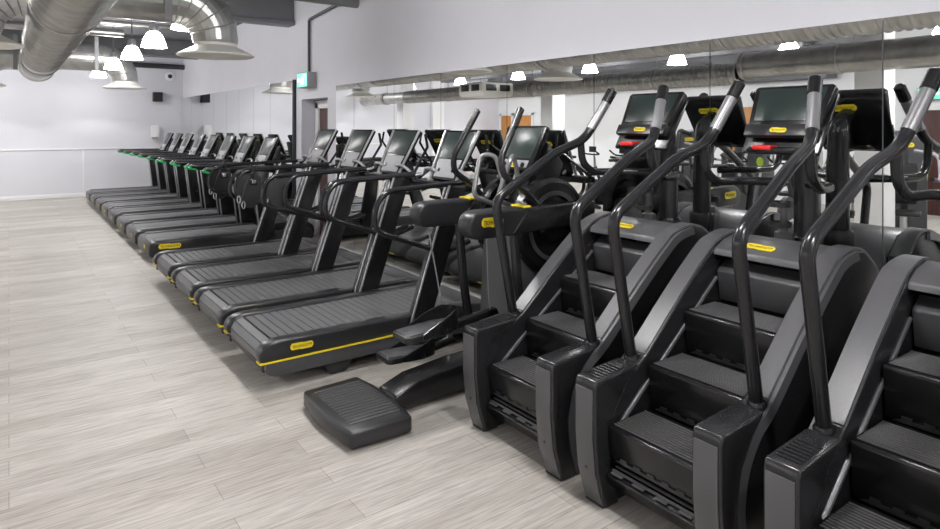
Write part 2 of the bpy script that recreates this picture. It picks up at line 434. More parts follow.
# pendant lamps: a glass bell under a rod, the light in its mouth
def pendant(first=[None]):
    t = thing('pendant_lamp', 'lamp', 'lamp')
    MB().lathe([(.165, 0), (.155, .03), (.13, .11), (.10, .17), (.072, .205), (.05, .215)], (0, 0, 0), 'z', 28).build('glass_bell', 'bell', t)
    MB().lathe([(.05, .205), (.062, .215), (.062, .30), (.045, .33), (.001, .335)], (0, 0, 0), 'z', 16).build('lamp_cap', 'silver', t)
    MB().cyl((0, 0, .33), (0, 0, Z_C - 2.80), .012, 8).build('rod', 'dark_steel', t)
    MB().lathe([(.06, Z_C - 2.80), (.055, Z_C - 2.84), (.001, Z_C - 2.842)], (0, 0, 0), 'z', 14).build('ceiling_rose', 'dark_steel', t)
    li = bpy.data.lights.new('bulb', 'SPOT'); li.energy = LAMP_W; li.spot_size = SPOT; li.spot_blend = .35
    li.shadow_soft_size = .13; li.color = (1, .995, 1)
    lo = bpy.data.objects.new('bulb', li); COL.objects.link(lo); lo.parent = t; lo.location = (0, 0, -.015)
    return t
lamp0 = None
rows = [(-.5, [16.4], 'left of the big duct'),
        (1.85, [-2.2, -.3, 1.6, 3.3, 4.9], 'over the stair climbers'),
        (1.63, [7.69, 9.69, 11.65, 13.9, 16.4], 'beside the mirror wall'),
        (-2.4, [-1.2, .8, 2.9, 4.9, 6.9, 9.0, 11.26, 13.6, 16.2], 'along the room\'s middle'),
        (-5.2, [-1.0, 1.4, 3.8, 6.4, 9.2, 11.8, 14.2, 16.4], 'along the far side of the room')]
extra = {}
for x, ys, where in rows:
    for i, y in enumerate(ys):
        if lamp0 is None: lamp0 = pendant(); o = lamp0
        else: o = copy_tree(lamp0)
        o.location = (x, y, 2.80)
        if x < -1 or y > 16:
            lo = [c for c in o.children if c.type == 'LIGHT'][0]
            k = 'wall' if y > 16 else 'far'
            if k not in extra:
                extra[k] = lo.data.copy()
                if k == 'wall': extra[k].spot_size = math.radians(112); extra[k].spot_blend = .12; extra[k].energy = LAMP_W * .32
                else: extra[k].energy = LAMP_W * .62
            lo.data = extra[k]
        o['label'] = f'{NUM[len(ys) - 1 - i]} glass bell pendant from the far wall, {where}'
        o['group'] = f'bell pendants {where}'

# exit sign on the mirror wall, wall fittings on the far wall
def exit_sign(loc, rz, label):
    t = thing('exit_sign', label, 'exit sign', loc, rz)
    MB().box(-.07, .07, -.20, .20, 0, .23, .008).build('casing', 'lgrey', t)
    MB().box(-.074, -.07, -.185, .185, .015, .215, .001).build('lit_face', 'exit', t)
    def fig(dx0):  # running figure and doorway, facing -x
        m = MB(); q = lambda a, b_: (-.0775, -a, b_)
        m.prism([(-.15, .04), (-.15, .19), (-.05, .19), (-.05, .04), (-.065, .04), (-.065, .175), (-.135, .175), (-.135, .04)], -.0775, -.074, 'x')
        m.box(-.0775, -.074, .005, .03, .145, .17, .005)
        m.prism([(-.02, .14), (.03, .135), (.035, .09), (.005, .085)], -.0775, -.074, 'x')
        m.prism([(.005, .095), (.03, .09), (.07, .045), (.055, .035)], -.0775, -.074, 'x')
        m.prism([(.012, .095), (.028, .09), (-.01, .065), (-.02, .035), (-.035, .037), (-.025, .075)], -.0775, -.074, 'x')
        m.prism([(.09, .10), (.14, .10), (.14, .08), (.175, .115), (.14, .15), (.14, .13), (.09, .13)], -.0775, -.074, 'x')
        return m
    fig(0).build('pictogram', 'sign_white', t)
    return t
exit_sign((M_X - .075, 9.05, 2.27), 0, 'green lit running-man exit sign above the doorway beside the mirror')
exit_sign((X_L + .075, 4.5, 2.20), PI, 'green lit running-man exit sign above the brown door across the room')
t = thing('wall_speaker', 'small black loudspeaker box high on the far wall near the corner', 'speaker', (3.05, Y_B, 2.32))
MB().box(-.11, .11, -.17, -.02, 0, .24, .012).build('cabinet', 'black', t)
MB().box(-.095, .095, -.176, -.17, .015, .225, .003).build('grille', 'fabric', t)
MB().box(-.03, .03, -.03, 0, .08, .16).build('bracket', 'black_steel', t)
t = thing('wall_mount_camera', 'white dome security camera high in the far corner', 'camera', (3.35, Y_B, 2.98))
MB().lathe([(.115, 0), (.115, -.03), (.09, -.045)], (0, 0, 0), 'y', 20, cap=True).build('base', 'white', t)
MB().lathe([(.055, -.04), (.048, -.07), (.03, -.09), (.001, -.098)], (0, 0, 0), 'y', 16).build('lens_dome', 'black', t)
t = thing('wall_dispenser', 'white soap dispenser on the far wall above the rail', 'dispenser', (2.99, Y_B, 1.42))
MB().prism([(-.10, 0), (-.09, .04), (-.09, .27), (-.07, .30), (.07, .30), (.09, .27), (.09, .04), (.10, 0)], -.13, -.005, 'y', .012).build('casing', 'white', t)
MB().box(-.06, .06, -.14, -.03, -.05, .0, .012).build('lever', 'lgrey', t)
t = thing('wall_speaker', 'black loudspeaker mounted above the mirror over the stair climbers', 'speaker', (M_X, 1.42, 2.655))
MB().box(-.20, -.02, -.13, .13, 0, .22, .02).build('cabinet', 'black', t)
MB().box(-.03, 0, -.04, .04, .06, .16).build('bracket', 'black_steel', t)


# ------------------------------------------------------------------ slatted treadmill (x forward, rear lip at x = 0)
def plane_mtx(o, xd, yd):
    xd, yd = Vector(xd).normalized(), Vector(yd).normalized(); n = xd.cross(yd); o = Vector(o)
    return Matrix(((xd.x, yd.x, n.x, o.x), (xd.y, yd.y, n.y, o.y), (xd.z, yd.z, n.z, o.z), (0, 0, 0, 1)))

def console_unit(t, B, Tp, wb, wt, sc_lo, panel=True, depth=.045, back_badge=.16, rail=True):
    """tilted display: B and Tp are the (x, z) of its lower and upper edge, facing the runner"""
    B3, T3 = Vector((B[0], 0, B[1])), Vector((Tp[0], 0, Tp[1]))
    L = (T3 - B3).length
    mtx = plane_mtx(B3, (0, -1, 0), T3 - B3)          # local x = runner's right, y = up the plane, z = towards the runner
    def W(v): return wb + (wt - wb) * v / L
    c = MB().prism([(-wb / 2, 0), (wb / 2, 0), (wt / 2, L - .015), (wt / 2 - .015, L), (-wt / 2 + .015, L), (-wt / 2, L - .015)], -depth, 0, 'z', .012, mtx).build('console', 'satin', t)
    v0, v1 = L * sc_lo, L - .022
    MB().prism([(-W(v0) / 2 + .03, v0), (W(v0) / 2 - .03, v0), (W(v1) / 2 - .03, v1), (-W(v1) / 2 + .03, v1)], .0, .003, 'z', .001, mtx).build('screen', 'screen', c)
    if panel:
        MB().prism([(-wb / 2 + .035, .02), (wb / 2 - .035, .02), (W(v0) / 2 - .035, v0 - .015), (-W(v0) / 2 + .035, v0 - .015)], .0, .006, 'z', .002, mtx).build('control_panel', 'lgrey', c)
        for k in range(2):
            s = -1 if k else 1
            MB().lathe([(.001, .012), (.016, .012), (.018, .006)], (s * wb * .28, v0 * .42, 0), 'z', 14).xf(mtx).build('dial', 'satin', c)
    if rail:
        for s in (-1, 1):
            MB().tube([mtx @ Vector((s * (wb / 2 + .012), -.05, .0)), mtx @ Vector((s * (wt / 2 + .012), L * .98, .0))], .013, 8).build('console_rail', 'sensor', t)
    xb = mtx.to_3x3()
    if back_badge:
        badge(t, mtx @ Vector((0, L * .72, -depth - .001)), xb @ Vector((-1, 0, 0)), xb @ Vector((0, 1, 0)), back_badge, back_badge * .24)
    return c, mtx, L

def slat_treadmill(loop_dx=0.0, side_pad=False):
    t = thing('slat_treadmill', 'x', 'treadmill')
    H = .415
    # lower tray
    tray = [(.10, .088), (.055, .105), (.03, .14), (.028, .192), (1.66, .192), (1.66, .088)]
    MB().prism(tray, -H + .004, H - .004, 'y', .014).build('deck_tray', 'grey', t)
    rl = [(.005, .192), (-.010, .225), (-.005, .262), (.02, .292), (.06, .312), (.13, .322), (.30, .318), (1.66, .312), (1.66, .192)]
    for s in (-1, 1):
        lo, hi = sorted((s * .305, s * H))
        r = MB().prism(rl, lo, hi, 'y', .018, seg=3).build('side_rail', 'dark', t)
        MB().box(.0, 1.66, s * (H + .0005) - .002, s * (H + .0005) + .002, .186, .198).box(-.006, .02, *sorted((s * .34, s * (H + .002))), .186, .198, .003).build('trim_stripe', 'yellow', t)
    # slatted belt: runs over the top and down round the rear roller
    m = MB(); top, R = .302, .085
    x = .115
    while x < 1.66:
        m.box(x, x + .054, -.302, .302, top - .012, top, .003, seg=1); x += .060
    for k, a in enumerate((20, 58, 96)):
        c = Vector((.10, 0, top - R)); an = math.radians(90 + a)
        mt = Matrix.Translation(c) @ Matrix.Rotation(-(an - PI / 2), 4, 'Y')
        m.box(-.026, .026, -.302, .302, R - .012, R, .003, mt, seg=1)
    b = m.build('slatted_belt', 'slat', t)
    m = MB().box(.12, 1.66, -.303, .303, top - .03, top - .010)
    m.lathe([(R - .012, -.303), (R - .012, .303)], (.10, 0, top - R), 'y', 24, cap=True)
    m.build('belt_core', 'ink', t)
    MB().prism([(.06, .10), (.022, .15), (.022, .20), (.05, .20), (.10, .12)], -.305, .305, 'y', .004).build('rear_bumper', 'dark', t)
    for s in (-1, 1):
        MB().box(.024, .06, *sorted((s * .345, s * .385)), .125, .17, .005).build('socket', 'ink', t)
    # front nose
    nose = [(1.58, .07), (1.98, .05), (2.04, .06), (2.07, .09), (2.07, .13), (2.02, .19), (1.92, .245), (1.78, .29), (1.66, .310), (1.58, .312)]
    n = MB().prism(nose, -.40, .40, 'y', .045, seg=3).build('front_hood', 'grey', t)
    MB().box(1.60, 2.073, -.36, .36, .108, .116, .003).build('hood_line', 'ink', n)
    MB().box(2.064, 2.076, -.30, -.16, .090, .105, .003).build('hood_stripe', 'yellow', n)
    for x in (.55, 1.80):
        for s in (-1, 1):
            MB().prism([(x - .11, .09), (x + .11, .09), (x + .07, .015), (x + .05, .0), (x - .05, .0), (x - .07, .015)], *sorted((s * .26, s * .37)), 'y', .010).build('foot', 'dark', t)
    for s in (-1, 1):
        y0, y1 = sorted((s * .395, s * .462))
        u = MB().prism([(1.03, .10), (1.20, .10), (1.215, .16), (1.575, 1.22), (1.41, 1.25), (1.05, .20)], y0, y1, 'y', .008).build('upright', 'satin', t)
        MB().prism([(1.027, .10), (1.042, .10), (1.060, .20), (1.420, 1.25), (1.406, 1.25), (1.046, .20)], y0 - .003, y0 + .010, 'y', .002).build('edge_trim', 'silver', u)
        d = loop_dx
        path = fillet([(1.70, s * .40, 1.265), (1.50, s * .428, 1.262), (.865 + d, s * .428, 1.232), (.80 + d, s * .428, .965), (1.40, s * .428, .735), (1.62, s * .425, .80)], .17, 7)
        MB().tube(path, .0205, 12).build('handrail_loop', 'tube', t)
        # silver grips bending in front of the console
        MB().tube(fillet([(1.62, s * .41, 1.262), (1.70, s * .36, 1.275), (1.66, s * .27, 1.335), (1.66, s * .15, 1.335), (1.74, s * .12, 1.25)], .04), .0135, 10).build('front_grip', 'silver', t)
        MB().tube([(1.66, s * .42, 1.22), (1.95, s * .24, 1.50), (1.93, s * .235, 1.62)], .014, 8).build('console_strut', 'satin', t)
        if side_pad and s < 0:
            pd = MB().prism([(.90 + d, 1.20), (1.08 + d, 1.21), (1.02 + d, .91), (.92 + d, .955), (.86 + d, 1.05), (.87 + d, 1.15)], s * .428 - .012, s * .428 + .012, 'y', .008).build('side_panel', 'fabric', t)
    MB().box(1.60, 1.74, -.40, .40, 1.175, 1.235, .015).build('crossbar', 'satin', t)
    badge(t, (1.598, 0, 1.205), (0, -1, 0), (0, 0, 1), .10, .022)
    console_unit(t, (1.655, 1.25), (1.86, 1.665), .37, .47, .43)
    badge(t, (.27, -H - .001, .262), (1, 0, 0), (.03, 0, 1), .155, .038)
    badge(t, (.27, H + .001, .262), (-1, 0, 0), (-.03, 0, 1), .155, .038)
    return t

# ------------------------------------------------------------------ belt treadmill
def belt_treadmill():
    t = thing('belt_treadmill', 'x', 'treadmill')
    H = .42
    base = [(.02, .06), (.0, .10), (.0, .20), (.015, .235), (.05, .25), (2.05, .25), (2.12, .22), (2.15, .12), (2.10, .06)]
    MB().prism(base, -H, H, 'y', .014).build('deck_frame', 'dark', t)
    MB().prism([(.03, .235), (.05, .252), (.10, .262), (1.55, .262), (1.55, .235)], -.27, .27, 'y', .004).build('running_belt', 'belt', t)
    for s in (-1, 1):
        MB().prism([(.06, .245), (.10, .272), (1.55, .275), (1.55, .245)], *sorted((s * .275, s * .405)), 'y', .006).build('side_rail', 'grey', t)
    hood = [(1.50, .25), (1.53, .30), (1.62, .35), (1.85, .37), (2.05, .34), (2.15, .27), (2.17, .18), (2.14, .10), (1.50, .10)]
    MB().prism(hood, -.40, .40, 'y', .03, seg=3).build('motor_hood', 'shell', t)
    badge(t, (.24, -H - .001, .19), (1, 0, 0), (0, 0, 1), .26, .055)
    badge(t, (-.002, -.12, .165), (0, -1, 0), (0, 0, 1), .09, .035)
    for s in (-1, 1):
        for x in (.25, 1.9):
            MB().lathe([(.04, 0), (.045, .02), (.025, .03), (.025, .065)], (x, s * .34, 0), 'z', 12, cap=True).build('foot', 'black', t)
        y0, y1 = sorted((s * .385, s * .455))
        u = MB().prism([(1.36, .18), (1.57, .18), (1.57, .36), (1.43, 1.10), (1.25, 1.12)], y0, y1, 'y', .012).build('upright', 'satin', t)
        MB().prism([(1.356, .18), (1.374, .18), (1.264, 1.12), (1.246, 1.12)], y0 - .003, y0 + .012, 'y', .003).build('edge_trim', 'silver', u)
        hr = MB().prism([(.63, 1.122), (.65, 1.092), (.85, 1.07), (1.66, 1.08), (1.70, 1.115), (1.66, 1.155), (.68, 1.165)], *sorted((s * .37, s * .455)), 'y', .018).build('handrail', 'satin', t)
        MB().prism([(.626, 1.121), (.65, 1.087), (.73, 1.075), (.735, 1.100), (.68, 1.109), (.655, 1.137)], *sorted((s * .365, s * .460)), 'y', .006).build('end_grip', 'green', hr)
        MB().tube(fillet([(1.60, s * .36, 1.13), (1.62, s * .28, 1.19), (1.58, s * .18, 1.19), (1.58, s * .10, 1.14)], .03), .012, 8).build('front_grip', 'silver', t)
    MB().box(1.52, 1.68, -.40, .40, 1.05, 1.12, .02).build('crossbar', 'satin', t)
    console_unit(t, (1.48, 1.125), (1.675, 1.545), .35, .46, .40)
    MB().prism([(1.58, 1.10), (1.68, 1.10), (1.76, 1.40), (1.70, 1.42)], -.16, .16, 'y', .015).build('console_neck', 'black', t)
    return t

# ------------------------------------------------------------------ stair climber
def stair_climber():
    t = thing('stair_climber', 'x', 'stair climber')
    sil = [(.075, .005), (.03, .17), (.02, .33), (.02, .53), (.03, .552), (.27, .572), (.345, .618), (.62, .855), (.88, 1.055), (.98, 1.105), (1.10, 1.125), (1.22, 1.10), (1.36, 1.00), (1.43, .88), (1.46, .70), (1.46, .05), (1.42, 0)]
    curve = [(.150, .0), (.110, .14), (.095, .28), (.13, .42), (.22, .535), (.34, .612), (.62, .850), (.88, 1.050), (.98, 1.100), (1.10, 1.120)]
    def off(c, d):
        out = []
        for i, p in enumerate(c):
            a, b = Vector(c[max(0, i - 1)]), Vector(c[min(len(c) - 1, i + 1)]); q = (b - a).normalized()
            out.append((p[0] + q.y * d, p[1] - q.x * d))
        return out
    def smooth(c, n=4):
        out = []
        for i in range(len(c) - 1):
            p0, p1, p2, p3 = c[max(0, i - 1)], c[i], c[i + 1], c[min(len(c) - 1, i + 2)]
            for k in range(n):
                u = k / n
                out.append(tuple(.5 * (2 * p1[j] + (p2[j] - p0[j]) * u + (2 * p0[j] - 5 * p1[j] + 4 * p2[j] - p3[j]) * u * u + (3 * p1[j] - p0[j] - 3 * p2[j] + p3[j]) * u ** 3) for j in (0, 1)))
        return out + [c[-1]]
    cs = smooth(curve)
    for s in (-1, 1):
        y0, y1 = sorted((s * .248, s * .350))
        sp = MB().prism(sil, y0, y1, 'y', .014, seg=3, ang=20).build('side_housing', 'shell', t)
        inner = off(cs, .042)
        m = MB().loft([[(a[0], s * .346, a[1]), (b[0], s * .346, b[1]), (b[0], s * .368, b[1]), (a[0], s * .362, a[1])] for a, b in zip(cs, inner)])
        m.build('edge_band', 'cover', sp, sharp=50)
        # front column, thicker than the housing behind it
        col = MB().prism([(.050, .0), (.0, .17), (-.016, .33), (-.016, .547), (-.004, .578), (.29, .594), (.20, .52), (.125, .42), (.09, .28), (.105, .14), (.145, 0)], *sorted((s * .240, s * .364)), 'y', .012, seg=3).build('front_column', 'shell', t)
        MB().prism([(.048, .015), (-.001, .17), (-.017, .33), (-.017, .54), (-.0225, .54), (-.0225, .33), (-.0065, .17), (.042, .015)], *sorted((s * .252, s * .352)), 'y', .002, ang=50).build('front_cover', 'cover', col)
        MB().lathe([(.0075, 0), (.0075, .004), (.004, .005)], (0, 0, 0), 'x', 10, cap=True).xf(Matrix.Translation((-.0055, s * .30, .185)) @ Matrix.Rotation(PI, 4, 'Z')).build('bolt', 'ink', col)
        m = MB()
        for k in range(7 if s > 0 else 0):
            x = .03 + k * .024
            m.box(x, x + .013, *sorted((s * .258, s * .346)), .574 + x * .055, .583 + x * .055, .002, seg=1)
        if s > 0: m.build('grip_ribs', 'satin', col)
        MB().box(.046, .13, *sorted((s * .25, s * .355)), 0, .012, .003).build('rubber_foot', 'ink', col)
        # lighter cover over the slope
        top = [p for p in smooth([(.345, .620), (.62, .857), (.88, 1.057), (.98, 1.107), (1.10, 1.127), (1.22, 1.102), (1.36, 1.002)])]
        MB().loft([[(a[0], s * .256, a[1] - .006), (a[0], s * .345, a[1] - .006), (b[0], s * .342, b[1]), (b[0], s * .259, b[1])] for a, b in zip(top, off(top, -.005))]).build('slope_cover', 'cover', sp, sharp=50)
        # guide strip along the stair flank
        m = MB().prism([(.16, .36), (.17, .35), (.92, .905), (.91, .915)], *sorted((s * .240, s * .249)), 'y')
        m.build('guide_strip', 'silver', sp)
        # hand rail: up from the pad, forward, then up into the grip
        pr = fillet([(.315, s * .312, .585), (.175, s * .312, 1.275), (.63, s * .292, 1.535), (.86, s * .262, 1.615), (1.03, s * .20, 1.90)], .075, 6)
        h = MB().tube(pr, .0275, 14).build('handrail', 'tube', t)
        MB().lathe([(.040, .57), (.040, .60), (.034, .612), (.024, .617)], (.318, s * .312, 0), 'z', 16).build('rail_collar', 'satin', h)
        a, b = Vector((.90, s * .248, 1.68)), Vector((1.005, s * .210, 1.855))
        MB().tube([a, a.lerp(b, .5), b], .0300, 14, round_end=False).build('pulse_grip', 'sensor', h)
        MB().tube([Vector((1.000, s * .211, 1.85)), Vector((1.045, s * .196, 1.925))], .0325, 14).build('grip_cap', 'satin', h)
        MB().tube(fillet([(.83, s * .268, 1.60), (.845, s * .268, 1.47), (.93, s * .262, 1.405), (1.12, s * .235, 1.405), (1.26, s * .06, 1.40)], .05, 6), .023, 12).build('lower_rail', 'tube', t)
    # moving steps
    steps = [(.066, .372), (.344, .580), (.622, .787)]
    for i, (x, z) in enumerate(steps):
        lo = .150 if i == 0 else .205
        m = MB().prism([(-.004, -.012), (.006, 0), (.27, .004), (.27, -.035), (.075, -.045), (.055, -lo - .008), (.018, -lo)], -.238, .238, 'y', .006)
        m.xf(Matrix.Translation((x, 0, z)))
        st = m.build('step', 'satin', t)
        m = MB()
        for k in range(12):
            xx = x + .022 + k * .019
            m.box(xx, xx + .011, -.225, .225, z + .001, z + .0065, .0015, seg=1)
        m.build('tread_ribs', 'tread', st)
        zz = z - lo + .012; pf = [(-.21, zz - .012), (.21, zz - .012)]
        for k in range(6):
            y = .18 - k * .072
            pf += [(y, zz), (y, zz + .012), (y - .036, zz + .012), (y - .036, zz)]
        m = MB().prism(pf, x + .011, x + .022, 'x')
        m.build('hinge', 'dark', st)
    # lowest step folding away under the stair, and the riser below the cover
    m = MB().prism([(.0, -.01), (.008, 0), (.19, .062), (.18, .03), (.07, -.02), (.13, -.10), (.08, -.105)], -.238, .238, 'y', .005)
    st = m.xf(Matrix.Translation((.050, 0, .165))).build('step', 'satin', t)
    m = MB()
    for k in range(7):
        f = .02 + k * .024
        m.box(.050 + f, .050 + f + .012, -.22, .22, .170 + f * .33, .177 + f * .33, .001, seg=1)
    m.build('tread_ribs', 'tread', st)
    for k in range(4): MB().box(.055, .075, -.19 + k * .115, -.13 + k * .115, .171, .177, .002, seg=1).build('hinge', 'cover', st)
    MB().prism([(.905, .945), (.915, .955), (.985, 1.0), (.985, .80), (.93, .79)], -.238, .238, 'y', .006).build('top_riser', 'grey', t)
    MB().box(.20, 1.40, -.236, .236, .02, .10).prism([(.30, .1), (1.36, .1), (1.36, .80), (1.0, .80)], -.236, .236).build('stair_core', 'ink', t)
    cov = [(.885, 1.030), (.900, 1.062), (.985, 1.104), (1.10, 1.124), (1.22, 1.099), (1.36, .999), (1.43, .879), (1.46, .70), (1.46, .05), (1.42, .05), (1.42, .72), (1.33, .95), (1.20, 1.065), (1.0, 1.07)]
    MB().prism(cov, -.25, .25, 'y', .008).build('top_cover', 'cover', t)
    badge(t, (.955, .03, 1.0905), (0, -1, 0), (.9, 0, .42), .15, .036)
    # mast with its cup, curving back to the display
    MB().lathe([(.072, .94), (.078, .965), (.082, 1.10), (.076, 1.112), (.06, 1.116)], (1.36, 0, 0), 'z', 24, cap=True).build('mast_cup', 'satin', t)
    mp = fillet([(1.36, 0, 1.0), (1.36, 0, 1.45), (1.345, 0, 1.705), (1.23, 0, 1.765)], .12, 7)
    MB().tube(mp, lambda k: .060 - .012 * k, 18, sx=1.05, sy=.85).build('mast', 'shell', t)
    c, mtx, L = console_unit(t, (1.075, 1.662), (1.235, 1.915), .350, .420, .26, panel=False, depth=.05, back_badge=0, rail=False)
    MB().prism([(-.182, -.018), (.182, -.018), (.186, .052), (-.186, .052)], -.02, .012, 'z', .006, mtx).build('lower_bar', 'dark', c)
    badge(c, mtx @ Vector((0, .012, .0125)), (0, -1, 0), mtx.to_3x3() @ Vector((0, 1, 0)), .085, .024)
    MB().prism([(-.20, -.09), (.20, -.09), (.212, .275), (-.212, .275)], -.070, -.045, 'z', .012, mtx).build('console_back', 'satin', c)
    badge(t, mtx @ Vector((-.02, .215, -.0705)), mtx.to_3x3() @ Vector((-1, 0, 0)), mtx.to_3x3() @ Vector((0, 1, 0)), .15, .036)
    tr = MB().box(1.02, 1.19, -.11, .15, 1.562, 1.592, .012).build('tray', 'satin', t)
    MB().box(1.012, 1.09, .01, .11, 1.578, 1.602, .008).build('stop_button', 'red', tr)
    MB().tube([(1.12, .03, 1.575), (1.22, .0, 1.63), (1.30, 0, 1.69)], .03, 10).build('console_neck', 'satin', t)
    bh = MB().lathe([(.05, 1.09), (.045, 1.14), (.02, 1.15), (.018, 1.31)], (1.215, .045, 0), 'z', 16, cap=True).build('bottle_holder', 'grey', t)
    for z in (1.185, 1.29):
        MB().lathe([(.048, z - .012), (.055, z - .012), (.056, z + .015), (.048, z + .015)], (1.175, .045, 0), 'z', 20).build('holder_ring', 'ink', bh)
    return t

# ------------------------------------------------------------------ elliptical with hanging pedals
def elliptical():
    t = thing('elliptical_trainer', 'black elliptical trainer with hanging pedals between slatted treadmill and stair climbers', 'elliptical trainer')
    # rear step
    P = [(.0, -.10), (.0, .10)]
    def outline(k):
        pts = []
        for i in range(9):
            y = -.33 + .66 * i / 8; pts.append((.03 - .03 * math.cos((y / .33) * PI / 2) + k * .5, y * (1 - k)))
        for i in range(9):
            y = .345 - .69 * i / 8; pts.append((.395 + .035 * math.cos((y / .345) * PI / 2) - k * .5, y * (1 - k)))
        return pts
    pf = MB().prism(outline(0), .012, .105, 'z', .020, seg=3, ang=40).build('rear_step', 'dark', t)
    m = MB()
    for k in range(15):
        y = -.245 + k * .035
        m.box(.07, .36 + .03 * math.cos(y / .31 * PI / 2), y, y + .016, .104, .109, .0015, seg=1)
    m.build('grip_ribs', 'tread', pf)
    MB().prism([(.39, .02), (.42, .115), (.58, .170), (.90, .20), (1.25, .21), (1.25, .03), (.60, .03)], -.10, .10, 'y', .018, seg=3).build('floor_beam', 'satin', t)
    MB().prism([(1.20, .0), (1.24, .22), (1.28, 1.0), (1.40, 1.12), (1.80, 1.10), (1.88, .90), (1.92, .25), (1.90, 0)], -.20, .20, 'y', .05, seg=3).build('drive_housing', 'grey', t)
    badge(t, (1.318, -.2005, .59), (1, 0, 0), (0, 0, 1), .085, .034)
    MB().box(1.30, 1.90, -.36, .36, 0, .05, .015).build('front_base', 'black', t)
    for s in (-1, 1):
        dsk = MB().lathe([(.001, .05), (.10, .055), (.12, .035), (.20, .03), (.215, .05), (.29, .045), (.32, .025), (.325, -.03), (.30, -.05)], (0, 0, 0), 'y', 40)
        dsk.xf(Matrix.Translation((1.56, s * .20, 1.03)) @ Matrix.Scale(s, 4, (0, 1, 0)))
        d = dsk.build('flywheel_cover', 'satin', t, sharp=20)
        MB().lathe([(.205, .052), (.235, .053), (.235, .058), (.205, .058)], (0, 0, 0), 'y', 40).xf(Matrix.Translation((1.56, s * .20, 1.03)) @ Matrix.Scale(s, 4, (0, 1, 0))).build('cover_ring', 'grey', d)
        y0, y1 = sorted((s * .225, s * .345))
        rear = [(.86, 1.19)] + [(.86 - .085 * math.sin(math.radians(a)), 1.105 + .085 * math.cos(math.radians(a))) for a in range(15, 180, 15)] + [(.86, 1.02)]
        MB().prism(rear + [(1.12, 1.02), (1.27, 1.19)], y0 - .004, y1 + .004, 'y', .022, seg=3).build('arm_pad', 'dark', t)
        MB().prism([(1.10, 1.022), (1.86, 1.04), (1.86, 1.187), (1.25, 1.188)], y0, y1, 'y', .018, seg=3).build('swing_arm', 'satin', t)
        if s < 0: badge(t, (.95, y0 - .0045, 1.12), (1, 0, 0), (0, 0, 1), .165, .05)
        MB().box(1.20, 1.26, y0 - .006, y1 + .006, 1.185, 1.197, .003).build('arm_clip', 'yellow', t)
        MB().tube([(1.16, s * .30, 1.04), (1.20, s * .30, .60), (1.30, s * .30, .03)], .032, 10).build('support_leg', 'tube', t)
        # hanging pedal on its cable
        dz, dx = ((.185, .01) if s < 0 else (-.12, .15))
        yc = s * .235
        X = .36 + dx; Z = .33 + dz
        o2 = [(X, yc - .075), (X + .03, yc - .095), (X + .26, yc - .10), (X + .37, yc - .06), (X + .40, yc), (X + .37, yc + .06), (X + .26, yc + .10), (X + .03, yc + .095), (X, yc + .075)]
        tilt = Matrix.Translation((X + .2, 0, Z)) @ Matrix.Rotation(math.radians(-3 if s < 0 else 3), 4, 'Y') @ Matrix.Translation((-X - .2, 0, -Z))
        pd = MB().prism(o2, Z - .02, Z + .02, 'z', .010, tilt, seg=2).build('pedal', 'black', t)
        MB().prism([(x0 * .92 + (X + .2) * .08, (y_ - yc) * .8 + yc) for x0, y_ in o2], Z + .019, Z + .024, 'z', .002, tilt).build('foot_pad', 'grey', pd)
        rim = [(X + .10, yc - .098), (X + .26, yc - .102), (X + .36, yc - .07), (X + .405, yc), (X + .36, yc + .07), (X + .26, yc + .102), (X + .10, yc + .098)]
        rim = [Vector((a, b, 0)) for a, b in rim]
        rim = fillet(rim, .06, 4)
        rings = []
        for i, p in enumerate(rim):
            f = max(0, min(1, (p.x - X - .10) / .24)); hgt = .015 + .085 * f ** .8
            q = Vector((p.x, yc + (p.y - yc) * .90, 0)); q.x -= .008 * f
            rings.append([(p.x, p.y, Z - .012), (p.x, p.y, Z + hgt), (q.x, q.y, Z + hgt), (q.x, q.y, Z - .012)])
        MB().loft(rings).xf(tilt).build('toe_cup', 'satin', pd, sharp=50)
        MB().prism([(X + .34, Z - .03), (X + .36, Z + .02), (1.06, Z + .05), (1.08, Z + .01)], yc - .025, yc + .025, 'y', .008).build('pedal_arm', 'satin', pd)
        MB().tube([(.89 if s > 0 else .955, s * .285, 1.03), (.95 if s > 0 else .98, s * .27, .70), (1.02, yc, Z + .04)], .0048, 8).build('cable', 'cable', t)
        # moving and fixed handles
        MB().tube(fillet([(1.42, s * .285, 1.13), (1.30, s * .29, 1.26), (1.10, s * .275, 1.385), (1.085, s * .26, 1.49), (1.27, s * .235, 1.80)], .10, 7), .021, 12).build('swing_handle', 'tube', t)
        MB().tube([(1.205, s * .2455, 1.69), (1.275, s * .234, 1.81)], .0245, 12).build('handle_grip', 'satin', t)
        MB().tube(fillet([(1.42, s * .10, 1.12), (1.16, s * .13, 1.22), (1.25, s * .17, 1.50), (1.33, s * .10, 1.50), (1.42, s * .08, 1.20)], .05, 5), .016, 10).build('fixed_grip', 'sensor', t)
    MB().prism([(1.40, 1.05), (1.62, 1.05), (1.66, 1.60), (1.58, 1.62), (1.46, 1.30)], -.09, .09, 'y', .02).build('console_mast', 'satin', t)
    console_unit(t, (1.40, 1.40), (1.53, 1.705), .34, .42, .26, rail=False)
    badge(t, (1.395, 0, 1.43), (0, -1, 0), (.4, 0, .9), .07, .022)
    MB().prism([(1.52, 1.28), (1.70, 1.30), (1.76, 1.44), (1.60, 1.60)], -.15, .15, 'y', .03).build('console_hood', 'black', t)
    return t

